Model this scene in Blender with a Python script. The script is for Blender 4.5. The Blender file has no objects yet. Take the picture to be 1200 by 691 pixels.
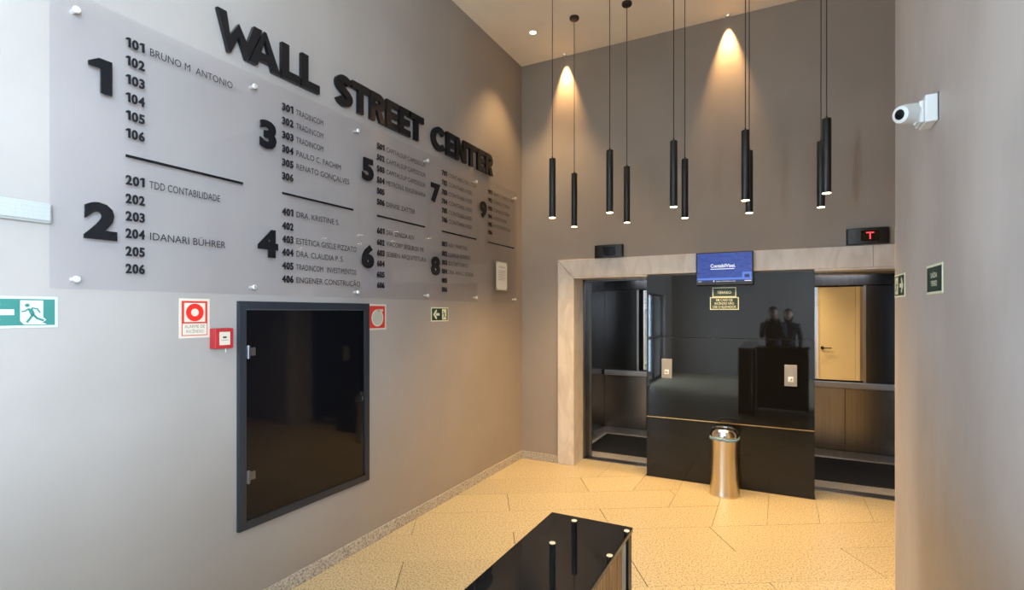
import bpy, bmesh, math, random
from mathutils import Vector, Matrix
random.seed(7)
PI = math.pi
S = bpy.context.scene
COL = S.collection

# ------------------------------------------------------------------ camera, world, light, exposure
EYE = 1.65
cam = bpy.data.cameras.new('camera'); camo = bpy.data.objects.new('camera', cam); COL.objects.link(camo)
camo.location = (0, 0, EYE); camo.rotation_euler = (PI/2, 0, math.atan(313/608))
cam.sensor_width = 36; cam.lens = 36*608/1200; cam.shift_y = 19.5/1200; cam.clip_start = .02; cam.clip_end = 100
S.camera = camo
S.view_settings.view_transform = 'Standard'; S.view_settings.look = 'None'
S.view_settings.gamma = 1; S.view_settings.use_curve_mapping = False
S.view_settings.exposure = 0.0
W = bpy.data.worlds.new('sky'); S.world = W; W.use_nodes = True
W.node_tree.nodes['Background'].inputs[0].default_value = (.80, .90, 1.0, 1)
W.node_tree.nodes['Background'].inputs[1].default_value = 2.5

def area(name, loc, rot, sx, sy, power, color):
    l = bpy.data.lights.new(name, 'AREA'); l.shape = 'RECTANGLE'; l.size = sx; l.size_y = sy
    l.energy = power; l.color = color
    o = bpy.data.objects.new(name, l); COL.objects.link(o); o.location = loc; o.rotation_euler = rot
    return o
DAY = (.59, .765, 1.0)
WARM = (1.0, .65, .29)
# daylight through the side storefront (behind the camera, right) and the glass entrance (left)
area('daylight_storefront', (3.35, -1.7, 2.15), (0, PI/2, 0), 2.5, 4.0, 2280, DAY)
area('daylight_entrance', (-2.95, -2.1, 1.1), (0, -PI/2, 0), 1.95, 1.8, 780, DAY)
def spot(name, loc, power, ang, blend=.5, color=WARM, rx=0, rad=.02):
    l = bpy.data.lights.new(name, 'SPOT'); l.energy = power; l.color = color
    l.spot_size = ang; l.spot_blend = blend; l.shadow_soft_size = rad
    o = bpy.data.objects.new(name, l); COL.objects.link(o); o.location = loc; o.rotation_euler = (rx, 0, 0)
    return o
P_PENDANT, P_WASH, P_DOWN = 48, 230, 100

# ------------------------------------------------------------------ materials
def mat(name, color=(.5,.5,.5), rough=.5, metal=0, spec=.5, emis=None, es=0, **k):
    m = bpy.data.materials.new(name); m.use_nodes = True
    b = m.node_tree.nodes['Principled BSDF']
    b.inputs['Base Color'].default_value = (*color, 1); b.inputs['Roughness'].default_value = rough
    b.inputs['Metallic'].default_value = metal; b.inputs['Specular IOR Level'].default_value = spec
    if emis: b.inputs['Emission Color'].default_value = (*emis, 1); b.inputs['Emission Strength'].default_value = es
    return m
def nd(m, t, **k):
    n = m.node_tree.nodes.new(t)
    for a, v in k.items(): setattr(n, a, v)
    return n
def lk(m, a, b): m.node_tree.links.new(a, b)
def noise_color(m, c1, c2, scale, lo=.35, hi=.65, detail=4, bump=0, stretch=(1,1,1), rough=None):
    b = m.node_tree.nodes['Principled BSDF']
    tc = nd(m, 'ShaderNodeNewGeometry'); mp = nd(m, 'ShaderNodeMapping'); mp.inputs['Scale'].default_value = stretch
    lk(m, tc.outputs['Position'], mp.inputs['Vector'])
    n = nd(m, 'ShaderNodeTexNoise'); n.inputs['Scale'].default_value = scale; n.inputs['Detail'].default_value = detail
    lk(m, mp.outputs[0], n.inputs['Vector'])
    r = nd(m, 'ShaderNodeValToRGB'); r.color_ramp.elements[0].position = lo; r.color_ramp.elements[1].position = hi
    r.color_ramp.elements[0].color = (*c1, 1); r.color_ramp.elements[1].color = (*c2, 1)
    lk(m, n.outputs['Fac'], r.inputs[0]); lk(m, r.outputs[0], b.inputs['Base Color'])
    if bump:
        bp = nd(m, 'ShaderNodeBump'); bp.inputs['Strength'].default_value = bump; bp.inputs['Distance'].default_value = .002
        lk(m, n.outputs['Fac'], bp.inputs['Height']); lk(m, bp.outputs[0], b.inputs['Normal'])
    return m, n, r
PAINT = noise_color(mat('taupe_wall_paint', rough=.6, spec=.35), (.285,.245,.215), (.318,.275,.243), 1.6, .3, .7, 5)[0]
# right wall: same paint, colour lightened to stand in for light, with faint scuffs
SCUFF = noise_color(mat('lightened_scuffed_paint', rough=.55, spec=.35), (.365,.322,.290), (.445,.40,.366), 2.2, .34, .62, 6, stretch=(1, 1, .45))[0]
CEIL = noise_color(mat('ceiling_paint', rough=.85, spec=.2), (.84,.77,.69), (.87,.80,.72), 3)[0]
def granite(name, base, dark, light, rough):
    m, n, r = noise_color(mat(name, rough=rough), dark, light, 95, .36, .66, 3)
    e = r.color_ramp.elements.new(.47); e.color = (*base, 1)
    b = m.node_tree.nodes['Principled BSDF']
    oi = nd(m, 'ShaderNodeObjectInfo'); mx = nd(m, 'ShaderNodeHueSaturation')
    ma = nd(m, 'ShaderNodeMapRange'); ma.inputs[3].default_value = .93; ma.inputs[4].default_value = 1.05
    lk(m, oi.outputs['Random'], ma.inputs[0]); lk(m, ma.outputs[0], mx.inputs['Value']); lk(m, r.outputs[0], mx.inputs['Color'])
    lk(m, mx.outputs[0], b.inputs['Base Color'])
    return m
TILE = granite('beige_granite', (.47,.39,.235), (.21,.16,.095), (.60,.51,.335), .36)
SKIRT = granite('grey_granite', (.40,.36,.31), (.20,.17,.15), (.56,.52,.47), .35)
GROUT = mat('grout', (.07,.05,.035), .9)
m, n, r = noise_color(mat('cream_marble', rough=.28), (.53,.47,.42), (.66,.61,.56), 5, .30, .62, 8, stretch=(1.4,1,.5))
n.inputs['Distortion'].default_value = 1.6; MARBLE = m
BLACKGLASS = mat('black_gloss_glass', (.005,.005,.005), .03, 0, .38)
CABGLASS = mat('smoked_door_glass', (.004,.004,.005), .05, 0, .28)
COUNTERTOP = noise_color(mat('black_counter_glass', (.008,.008,.008), .018, 0, .42), (.006,.006,.006), (.011,.010,.010), 30)[0]
BLACK = mat('black_powder_coat', (.012,.012,.013), .38)
LETTER = mat('black_gloss_acrylic', (.008,.008,.009), .16, 0, .28)
PRINT = mat('black_print', (.008,.008,.011), .5, 0, .2)
GREYPRINT = mat('thin_grey_print', (.016,.016,.022), .5, 0, .2)
SATIN = mat('satin_aluminium', (.92,.92,.93), .42, .85)
FRAME = mat('charcoal_frame', (.018,.021,.027), .42, 0, .4)
CHROME = mat('chrome', (.82,.82,.80), .12, 1)
STAINLESS = noise_color(mat('brushed_stainless', (.5,.5,.5), .29, 1), (.46,.44,.42), (.56,.54,.52), 60, .3, .7, 3, stretch=(1,1,.02))[0]
DARKSTEEL = noise_color(mat('dark_brushed_steel', rough=.22, metal=1), (.13,.13,.135), (.19,.19,.195), 60, .3, .7, 3, stretch=(1,1,.02))[0]
SATINRAIL = mat('satin_rail', (.42,.42,.43), .42, .9)
PLATE = mat('brushed_plate', (.30,.285,.26), .45, .6)
MIRROR = mat('mirror_silver', (.86,.87,.87), .01, 1)
CABSTEEL = noise_color(mat('cabin_brushed_steel', (.3,.3,.3), .27, 1), (.24,.22,.20), (.31,.285,.26), 60, .3, .7, 3, stretch=(1,1,.02))[0]
BINSTEEL = mat('bin_steel', (.70,.62,.50), .30, 1)
CREAMSTRIP = mat('cream_edge_strip', (.50,.40,.28), .5)
GUN = mat('gunmetal', (.18,.18,.19), .35, .9)
GOLD = mat('brass_edge', (.75,.53,.25), .25, 1)
RUBBER = mat('black_rubber_mat', (.008,.008,.009), .75)
WHITE = mat('white_plastic', (.66,.67,.66), .4)
PAPER = mat('white_paper', (.78,.78,.76), .6)
GREEN = mat('sign_green', (.035,.155,.125), .45, 0, .3)
DKGREEN = mat('sign_dark_green', (.012,.035,.022), .45)
CREAMSIGN = mat('photoluminescent_cream', (.66,.68,.47), .5)
PALE = mat('pale_sign_face', (.44,.45,.40), .45, 0, .3)
RED = mat('alarm_red', (.36,.022,.024), .4, 0, .3)
ORANGERED = mat('sign_red', (.50,.035,.02), .45, 0, .3)
BUFF = mat('sign_buff', (.54,.46,.36), .5, 0, .3)
TEXTBROWN = mat('sign_small_text', (.14,.10,.06), .6)
CREAMDOOR = mat('cream_lacquer', (.80,.70,.48), .4)
BLUEBAG = mat('blue_bag_film', (.16,.30,.42), .35)
m, n, r = noise_color(mat('ribbed_oak', rough=.5), (.22,.085,.025), (.50,.235,.085), 22, .3, .7, 5, stretch=(4,4,.25)); WOOD = m
BULB = mat('lamp_lens', (1,.9,.7), .4, emis=(1,.80,.50), es=9)
BULBHOT = mat('bright_lamp_lens', (1,.9,.7), .4, emis=(1,.84,.58), es=30)
REDLED = mat('red_led', (.3,.01,.01), .4, emis=(1,.05,.07), es=2.2)
CABLAMP = mat('cabin_lamp_lens', (1,1,1), .4, emis=(.80,.88,1), es=1.2)
SKIN = mat('skin', (.50,.30,.21), .55); HAIR = mat('dark_hair', (.02,.014,.01), .6)
SHIRT = mat('dark_shirt', (.035,.035,.045), .8); JEANS = mat('dark_trousers', (.02,.025,.04), .85); SHOE = mat('shoe_leather', (.012,.012,.012), .5)
def clear(name, tint, gloss, rough=.03, gmax=.8):
    m = bpy.data.materials.new(name); m.use_nodes = True; nt = m.node_tree; nt.nodes.clear()
    o = nt.nodes.new('ShaderNodeOutputMaterial'); mx = nt.nodes.new('ShaderNodeMixShader')
    t = nt.nodes.new('ShaderNodeBsdfTransparent'); g = nt.nodes.new('ShaderNodeBsdfGlossy'); lw = nt.nodes.new('ShaderNodeLayerWeight'); lw.inputs[0].default_value = .5; pw = nt.nodes.new('ShaderNodeMath'); pw.operation = 'POWER'; pw.inputs[1].default_value = 5; f = nt.nodes.new('ShaderNodeMath'); f.operation = 'MULTIPLY_ADD'; f.inputs[1].default_value = gmax; f.inputs[2].default_value = .035
    t.inputs[0].default_value = (*tint, 1); g.inputs[0].default_value = (gloss,)*3 + (1,); g.inputs['Roughness'].default_value = rough
    nt.links.new(lw.outputs['Facing'], pw.inputs[0]); nt.links.new(pw.outputs[0], f.inputs[0])
    for a, b in ((f.outputs[0], mx.inputs[0]), (t.outputs[0], mx.inputs[1]), (g.outputs[0], mx.inputs[2]), (mx.outputs[0], o.inputs[0])): nt.links.new(a, b)
    return m
ACRYLIC = clear('smoky_acrylic', (.972,.972,.985), .9, .06, .35)
GLASS = clear('clear_glass', (.95,.97,.97), 1.0, .01)
# screen picture: blue field with faint lighter blocks
m = mat('screen_picture', (0,0,0), .15); b = m.node_tree.nodes['Principled BSDF']
g = nd(m, 'ShaderNodeNewGeometry'); br = nd(m, 'ShaderNodeTexBrick'); mp = nd(m, 'ShaderNodeMapping'); mp.inputs['Rotation'].default_value = (PI/2, 0, 0)
br.inputs['Color1'].default_value = (.035,.075,.46,1); br.inputs['Color2'].default_value = (.055,.13,.60,1); br.inputs['Mortar'].default_value = (.06,.13,.58,1)
br.inputs['Scale'].default_value = 13; lk(m, g.outputs['Position'], mp.inputs[0]); lk(m, mp.outputs[0], br.inputs[0]); lk(m, br.outputs[0], b.inputs['Emission Color'])
b.inputs['Emission Strength'].default_value = .62; SCREEN = m
SCREENTEXT = mat('screen_white', (.1,.1,.1), .3, emis=(.9,.93,1), es=1.0)
SCREENBAR = mat('screen_ticker', (0,0,0), .3, emis=(.01,.02,.10), es=1.0)
SCREENGLOW = mat('screen_light_blue', (0,0,0), .3, emis=(.10,.22,.75), es=1.0)

# ------------------------------------------------------------------ geometry helpers
def box(bm, x0, x1, y0, y1, z0, z1):
    v = [bm.verts.new((x, y, z)) for x in (x0, x1) for y in (y0, y1) for z in (z0, z1)]
    for f in ((0,1,3,2),(4,6,7,5),(0,4,5,1),(2,3,7,6),(0,2,6,4),(1,5,7,3)): bm.faces.new([v[i] for i in f])
def prism(bm, pts, z0, z1):
    a = [bm.verts.new((p[0], p[1], z0)) for p in pts]; b = [bm.verts.new((p[0], p[1], z1)) for p in pts]
    bm.faces.new(a[::-1]); bm.faces.new(b); n = len(pts)
    for i in range(n): bm.faces.new((a[i], a[(i+1) % n], b[(i+1) % n], b[i]))
def lathe(bm, prof, seg=32, M=None, caps=True):
    rings = []
    for r, z in prof:
        ring = []
        for k in range(seg):
            p = Vector((r*math.cos(2*PI*k/seg), r*math.sin(2*PI*k/seg), z))
            ring.append(bm.verts.new(M @ p if M else p))
        rings.append(ring)
    for a, b in zip(rings, rings[1:]):
        for k in range(seg): bm.faces.new((a[k], a[(k+1) % seg], b[(k+1) % seg], b[k]))
    if caps: bm.faces.new(rings[0][::-1]); bm.faces.new(rings[-1])
def cyl(bm, x, y, z0, z1, r, seg=24): lathe(bm, [(r, z0), (r, z1)], seg, Matrix.Translation((x, y, 0)))
def rod(bm, p, q, r, seg=16, r2=None):
    p, q = Vector(p), Vector(q); d = q-p
    M = Matrix.Translation(p) @ d.to_track_quat('Z', 'Y').to_matrix().to_4x4()
    lathe(bm, [(r, 0), (r if r2 is None else r2, d.length)], seg, M)
def stroke(bm, pts, w, z0, z1, closed=False):
    n = len(pts); P = [Vector((p[0], p[1])) for p in pts]; L = []; R = []
    for i in range(n):
        a = P[(i-1) % n] if (closed or i > 0) else None; c = P[(i+1) % n] if (closed or i < n-1) else None
        d1 = (P[i]-a).normalized() if a else None; d2 = (c-P[i]).normalized() if c else None
        d1 = d1 or d2; d2 = d2 or d1; t = (d1+d2).normalized(); nn = Vector((-t.y, t.x)); k = w/2/max(.35, nn.dot(Vector((-d1.y, d1.x))))
        L.append(P[i]+nn*k); R.append(P[i]-nn*k)
    for i in range(n if closed else n-1):
        j = (i+1) % n; prism(bm, [L[i], R[i], R[j], L[j]], z0, z1)
def arc(cx, cy, rx, ry, a0, a1, n=12):
    return [(cx+rx*math.cos(math.radians(a0+(a1-a0)*i/n)), cy+ry*math.sin(math.radians(a0+(a1-a0)*i/n))) for i in range(n+1)]
def obj(name, bm, m, parent=None, smooth=False, bevel=0, seg=2, loc=None):
    bmesh.ops.recalc_face_normals(bm, faces=bm.faces[:])
    me = bpy.data.meshes.new(name); bm.to_mesh(me); bm.free()
    return link(name, me, m, parent, smooth, bevel, seg, loc)
def link(name, me, m, parent=None, smooth=False, bevel=0, seg=2, loc=None):
    if m: me.materials.clear(); me.materials.append(m)
    o = bpy.data.objects.new(name, me); COL.objects.link(o)
    if parent: o.parent = parent
    if loc: o.location = loc
    if smooth:
        for p in me.polygons: p.use_smooth = True
        try: me.set_sharp_from_angle(angle=math.radians(35))
        except Exception: pass
    if bevel:
        b = o.modifiers.new('bevel', 'BEVEL'); b.width = bevel; b.segments = seg; b.limit_method = 'ANGLE'
    return o
def bx(name, dims, m, parent=None, bevel=0, **k):
    bm = bmesh.new(); box(bm, *dims); return obj(name, bm, m, parent, bevel=bevel, **k)
def tag(o, label, cat, group=None, kind=None):
    o['label'] = label; o['category'] = cat
    if group: o['group'] = group
    if kind: o['kind'] = kind
    return o
def struct(o): o['kind'] = 'structure'; return o
def thing(name, label, cat, loc=(0,0,0), group=None, rot=None):
    o = bpy.data.objects.new(name, None); COL.objects.link(o); o.empty_display_size = .1
    o.location = loc
    if rot: o.rotation_euler = rot
    return tag(o, label, cat, group)
# a thing mounted on a wall: local x runs to the right along the wall, y up, z out of the wall
XL, YB, XR, YE = -2.59, 5.27, .58, 3.577
KR = .58/.60
WALLS = {'L': Matrix(((0,0,1),(1,0,0),(0,1,0))), 'B': Matrix(((1,0,0),(0,0,-1),(0,1,0))), 'R': Matrix(((0,0,-1),(-1,0,0),(0,1,0)))}
def mount(name, wall, a, z, label, cat, group=None, off=0):
    o = thing(name, label, cat, group=group)
    n = WALLS[wall].col[2]
    if wall == 'R': a *= KR; z = EYE+(z-EYE)*KR
    base = {'L': Vector((XL, a, z)), 'B': Vector((a, YB, z)), 'R': Vector((XR, a, z))}[wall] + n*off
    o.matrix_world = Matrix.Translation(base) @ WALLS[wall].to_4x4()
    return o
def text_mesh(s, size, extrude=0, offset=0, xs=1.0, align='LEFT', spacing=1.0, width=None):
    c = bpy.data.curves.new('txt', 'FONT'); c.body = s; c.size = size; c.extrude = extrude; c.offset = offset
    c.align_x = align; c.space_character = spacing; c.resolution_u = 3
    o = bpy.data.objects.new('txt', c); COL.objects.link(o); bpy.context.view_layer.update()
    me = bpy.data.meshes.new_from_object(o.evaluated_get(bpy.context.evaluated_depsgraph_get()))
    bpy.data.objects.remove(o); bpy.data.curves.remove(c)
    if width:
        xsv = [v.co.x for v in me.vertices]; xs = width/max(1e-6, max(xsv)-min(xsv))
    for v in me.vertices: v.co.x *= xs
    return me
def text(name, s, size, x, y, z, m, parent, **k):
    return link(name, text_mesh(s, size, **k), m, parent, loc=(x, y, z))

# ------------------------------------------------------------------ floor tiles
H = 4.42
FX0, FX1, FY0, FY1 = -2.6, 3.2, -4.0, YB
floor = struct(bx('floor', (-2.75, 3.5, -4.15, 5.56, -.12, -.006), GROUT))
A = Vector((.857, .5145)); A.normalize(); P = Vector((-A.y, A.x))
TL, TD, B0 = 1.508, .4113, 3.463
def clip(poly, n, d):                       # keep n.p <= d
    out = []
    for i in range(len(poly)):
        a, b = poly[i], poly[(i+1) % len(poly)]; fa, fb = n.dot(a)-d, n.dot(b)-d
        if fa <= 0: out.append(a)
        if (fa < 0 < fb) or (fb < 0 < fa): out.append(a+(b-a)*(fa/(fa-fb)))
    return out
def tile(poly, bev=.0035):
    if len(poly) < 3: return
    ar = abs(sum(poly[i].x*poly[(i+1) % len(poly)].y-poly[(i+1) % len(poly)].x*poly[i].y for i in range(len(poly))))/2
    if ar < .002: return
    c = sum(poly, Vector((0, 0)))/len(poly); g = .0018
    q = []
    for p in poly:
        d = (c-p); q.append(p+d.normalized()*min(g*1.5, d.length*.2))
    bm = bmesh.new(); dz = random.uniform(-.0004, .0004)
    prism(bm, [p-c for p in q], -.02, dz)
    o = obj('floor_tile', bm, TILE, floor, loc=(c.x, c.y, 0))
BX = [-2.6, -2.02, -1.61, -1.20, -.83, -.46, -.083, .285, .665, 1.045, 1.42, 1.80, 2.2, 2.6, 3.2]
def row_b(r): return B0+TD*r                # row r spans row_b(r)..row_b(r+1)
# where the strip of tiles at the lifts meets each diagonal row
BAND = {}                                   # strip tile index -> row line at which it ends
for i in range(len(BX)-1):
    x = BX[i]
    BAND[i] = 4 if x < -1.3 else 3 if x < -.9 else 2 if x < -.5 else 1
def row_end(r):                             # largest X a row reaches
    return {4: -1.61, 3: -1.20, 2: -.83, 1: -.46}.get(r, 99 if r < 1 else -9)
for r in range(-22, 5):
    off = .262 if r % 2 == 0 else .262-TL/2
    for k in range(-6, 7):
        a0 = off+k*TL; b0 = row_b(r)
        poly = [A*a0+P*b0, A*(a0+TL)+P*b0, A*(a0+TL)+P*(b0+TD), A*a0+P*(b0+TD)]
        for n, d in ((Vector((1,0)), min(FX1, row_end(r))), (Vector((-1,0)), -FX0), (Vector((0,1)), FY1), (Vector((0,-1)), -FY0)):
            poly = clip(poly, n, d) if len(poly) > 2 else poly
        tile(poly)
for i in range(len(BX)-1):
    top = 5.55 if i in (1, 2, 7, 8, 9) else FY1
    poly = [Vector((BX[i], 2.0)), Vector((BX[i+1], 2.0)), Vector((BX[i+1], top)), Vector((BX[i], top))]
    poly = clip(poly, -P, -row_b(BAND[i])); tile(poly)

# ------------------------------------------------------------------ room shell
def wall(name, boxes, m=PAINT):
    bm = bmesh.new()
    for b in boxes: box(bm, *b)
    return struct(obj(name, bm, m))
wall('wall_left', [(-2.75, XL, -1.2, 5.27, 0, H), (-2.75, XL, -4, -3.05, 0, H), (-2.75, XL, -3.05, -1.2, 2.08, H)])
OP = [(-1.97, -1.18), (.276, 1.08)]; OZ = 2.02
wall('wall_back', [(-2.75, -1.97, YB, 5.54, 0, H), (-1.97, 3.35, YB, 5.54, OZ, H), (-1.18, .276, YB+.02, 5.54, 0, OZ), (1.08, 3.35, YB, 5.54, 0, OZ)])
wr = wall('wall_right', [(XR, 3.2, .2, YE, 0, H)], SCUFF)
wall('wall_rear', [(-2.75, 3.35, -4.15, -4, 0, H)])
wall('wall_side', [(3.2, 3.35, .45, YB, 0, H), (3.2, 3.35, -4, -3.7, 0, H), (3.2, 3.35, -3.7, .45, 0, .35), (3.2, 3.35, -3.7, .45, 3.4, H)])
struct(bx('ceiling', (-2.75, 3.35, -4.15, 5.54, H, H+.1), CEIL))
# skirting: lengths of stone
bl = struct(thing('baseboard_left', '', '')); del bl['label']; del bl['category']
y = -1.2
for L in (1.3, 1.5, 1.5, 1.5, .67):
    bx('skirting_stone', (XL, XL+.016, y+.001, y+L-.001, 0, .082), SKIRT, bl, bevel=.002); y += L
bb = struct(thing('baseboard_back', '', '')); del bb['label']; del bb['category']
bx('skirting_stone', (XL+.016, -2.142, YB-.016, YB, 0, .082), SKIRT, bb, bevel=.002)
# marble surround of the lifts: mitred slabs
tr = struct(thing('trim_1', '', '')); del tr['label']; del tr['category']
def slabXZ(pts, y0, y1, name='marble_slab', par=tr, m=MARBLE, bevel=.003):
    bm = bmesh.new(); prism(bm, pts, -y1, -y0)
    for v in bm.verts: v.co = Vector((v.co.x, -v.co.z, v.co.y))
    return obj(name, bm, m, par, bevel=bevel)
F0, F1 = YB-.028, YB
slabXZ([(-2.14, 0), (-1.973, 0), (-1.973, 2.022), (-2.14, 2.206)], F0, F1)
slabXZ([(-2.138, 2.208), (-1.971, 2.024), (-.62, 2.024), (-.62, 2.208)], F0, F1)
slabXZ([(-.618, 2.208), (-.618, 2.024), (.70, 2.024), (.70, 2.208)], F0, F1)
slabXZ([(.702, 2.208), (.702, 2.024), (1.083, 2.024), (1.25, 2.208)], F0, F1)
slabXZ([(1.083, 0), (1.25, 0), (1.25, 2.206), (1.083, 2.022)], F0, F1)
bx('marble_reveal', (-1.973, -1.955, YB-.026, 5.54, 0, 2.02), MARBLE, tr)
bx('marble_reveal', (1.07, 1.083, YB-.026, 5.54, 0, 2.02), MARBLE, tr)
bx('marble_reveal', (-1.955, -1.18, YB-.024, 5.54, 2.006, 2.022), MARBLE, tr)
bx('marble_reveal', (.276, 1.07, YB-.024, 5.54, 2.006, 2.022), MARBLE, tr)
# closed lift shaft behind the landing wall
SHAFT = mat('shaft_concrete', (.12,.12,.12), .9)
wall('wall_shaft', [(-2.5, 3.35, 7.2, 7.3, -.2, 2.6), (-2.5, -2.4, 5.54, 7.2, -.2, 2.6), (1.9, 2.0, 5.54, 7.2, -.2, 2.6), (-2.4, 1.9, 5.56, 7.2, -.25, -.15), (-2.4, 1.9, 5.54, 7.2, 2.5, 2.6)], SHAFT)
# black cladding between the lifts
cl = thing('elevator_front_cladding', 'glossy black glass cladding on the wall between the two elevator openings', 'wall panel', (-.45, YB, 0))
for z0, z1 in ((.003, .598), (.606, 1.398), (1.401, 2.004)):
    bx('glass_panel', (-1.183+.45, .277+.45, -.012, .018, z0, z1), BLACKGLASS, cl, bevel=.0015)
bx('side_return', (-1.179+.45, -1.17+.45, .02, .27, 0, 2.0), BLACKGLASS, cl); bx('side_return', (.262+.45, .272+.45, .02, .27, 0, 2.0), BLACKGLASS, cl)
o = bx('joint_strip', (-1.183+.45, .277+.45, -.014, .016, .5985, .6055), GOLD, cl); o['label'] = 'thin brass joint strip'

# glass entrance (left, behind the camera) and side storefront
def glazing(name, fixed, y0, y1, z0, z1, n, bars, xo):
    t = struct(thing(name, '', '', (fixed, (y0+y1)/2, z0))); del t['label']; del t['category']
    cy = (y0+y1)/2; f = .05
    for k in range(n+1):
        yy = y0-cy+(y1-y0)*k/n; yy = min(max(yy, y0-cy+f/2), y1-cy-f/2)
        bx('frame_post', (xo, xo+.05, yy-f/2, yy+f/2, 0, z1-z0), FRAME, t)
    for zz in [0]+bars+[z1-z0-f]: bx('frame_rail', (xo+.005, xo+.045, y0-cy+f, y1-cy-f, zz, zz+f), FRAME, t)
    for k in range(n):
        a = y0-cy+(y1-y0)*k/n; b = y0-cy+(y1-y0)*(k+1)/n
        bx('glass_pane', (xo+.02, xo+.03, a+f/2, b-f/2, f, z1-z0-f), GLASS, t)
    return t
glazing('door_1', -2.72, -3.05, -1.2, .0, 2.08, 2, [1.0], 0)
glazing('window_1', 3.25, -3.7, .45, .35, 3.4, 4, [2.0], 0)
# cream door on the end face of the right block, seen in the elevator mirror
d2 = struct(thing('door_2', '', '', (.865, YE, 0))); del d2['label']; del d2['category']
bx('door_leaf', (-.262, .250, .002, .03, .005, 2.08), CREAMDOOR, d2, bevel=.002)
for a, b, z0, z1 in ((-.280, -.265, 0, 2.13), (.253, .315, 0, 2.13), (-.265, .253, 2.083, 2.13)):
    bx('door_frame', (a, b, 0, .04, z0, z1), CREAMDOOR, d2, bevel=.003)
bm = bmesh.new(); rod(bm, (-.215, .03, 1.04), (-.215, .042, 1.04), .028); rod(bm, (-.215, .042, 1.04), (-.215, .08, 1.04), .010); rod(bm, (-.220, .075, 1.04), (-.085, .075, 1.04), .010)
obj('door_handle', bm, BLACK, d2, smooth=True)

# ------------------------------------------------------------------ elevator cars
def elevator(x0, x1, side, label):
    cx = (x0+x1)/2; W2 = .55; D0, D1 = .15, 1.36      # local y from the landing plane 5.54
    t = thing('elevator_car', label, 'elevator', (cx, 5.54, 0))
    w0, w1 = x0-cx, x1-cx
    # landing door frame and open door leaves
    for s, e in ((w0, -1), (w1, 1)):
        k = .012 if (side, e) == ('R', -1) else .085
        bx('door_leaf', (min(s, s-e*k), max(s, s-e*k), .085, .105, .01, 2.0), DARKSTEEL, t)
        bx('landing_frame', (min(s+e*.02, s-e*min(k, .035)), max(s+e*.02, s-e*min(k, .035)), .004, .08, 0, 2.02), DARKSTEEL, t, bevel=.002)
    bx('door_header', (w0-.02, w1+.02, .004, .11, 1.985, 2.10), DARKSTEEL, t)
    bx('door_sill', (w0-.02, w1+.02, .012, .145, -.03, .002), STAINLESS, t, bevel=.001)
    for k in range(2): bx('sill_groove', (w0-.02, w1+.02, .045+k*.05, .055+k*.05, .0015, .003), RUBBER, t)
    fl = bx('cabin_floor', (-W2, W2, .15, D1+.02, -.05, .001), SKIRT, t)
    bx('floor_mat', (-W2+.06, W2-.06, .36, D1-.09, .001, .010), RUBBER, t, bevel=.003)
    # side walls
    for s in (-1, 1):
        a, b = sorted((s*W2, s*(W2+.02)))
        for k in range(2):
            y0 = .15+k*.605; bx('side_panel', (a, b, y0+.002, y0+.603, .08, 2.15), DARKSTEEL, t)
        a, b = sorted((s*W2, s*(W2-.008))); bx('cabin_skirting', (a, b, .15, D1, 0, .08), STAINLESS, t)
        bx('front_return', (min(s*W2, s*(W2-.12)), max(s*W2, s*(W2-.12)), .13, .15, 0, 2.15), DARKSTEEL, t)
    # back wall: lower brushed panels, upper mirror and dark panels
    xs = (-W2, -.16, .14, W2) if side == 'L' else (-W2, -.12, .22, W2)
    xs = (-W2, .02, W2) if side == 'L' else (-W2, -.02, W2)
    for a, b in zip(xs, xs[1:]): bx('lower_panel', (a+.002, b-.002, D1, D1+.02, .085, .80), CABSTEEL, t, bevel=.001)
    m0, m1 = (-.095, W2) if side == 'L' else (-W2, .165)
    bx('mirror', (m0+.012, m1-.012, D1-.006, D1+.01, .88, 1.93), MIRROR, t)
    for e in (m0, m1): bx('mirror_edge', (max(e-.012, -W2), min(e+.012, W2), D1-.010, D1+.012, .86, 1.94), STAINLESS, t)
    a, b = (-W2, m0-.014) if side == 'L' else (m1+.014, W2)
    bx('upper_panel', (a, b, D1, D1+.02, .86, 1.94), DARKSTEEL, t, bevel=.001)
    bx('header_band', (-W2, W2, D1-.02, D1+.02, 1.945, 2.15), DARKSTEEL, t, bevel=.004)
    bx('cabin_skirting', (-W2, W2, D1-.008, D1+.02, 0, .08), STAINLESS, t)
    hr = bmesh.new(); box(hr, -W2+.015, W2-.015, D1-.075, D1-.035, .795, .865); o = obj('handrail', hr, SATINRAIL, t, bevel=.008, seg=3)
    for x in (-.4, .4):
        q = bmesh.new(); rod(q, (x, D1-.05, .83), (x, D1, .83), .009); obj('rail_bracket', q, STAINLESS, o)
    bx('cabin_ceiling', (-W2, W2, .13, D1+.02, 2.15, 2.19), DARKSTEEL, t)
    bx('ceiling_lamp', (-.3, .3, .55, .95, 2.13, 2.15), CABLAMP, t)
    area('cabin_light', (cx, 5.54+.75, 2.12), (0, 0, 0), .5, .35, 3.5, (.86,.90,1.0))
    return t
elevator(-1.97, -1.18, 'L', 'open steel elevator car left of the black glass cladding')
elevator(.276, 1.08, 'R', 'open steel elevator car right of the black cladding, mirror showing a cream door')

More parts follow.
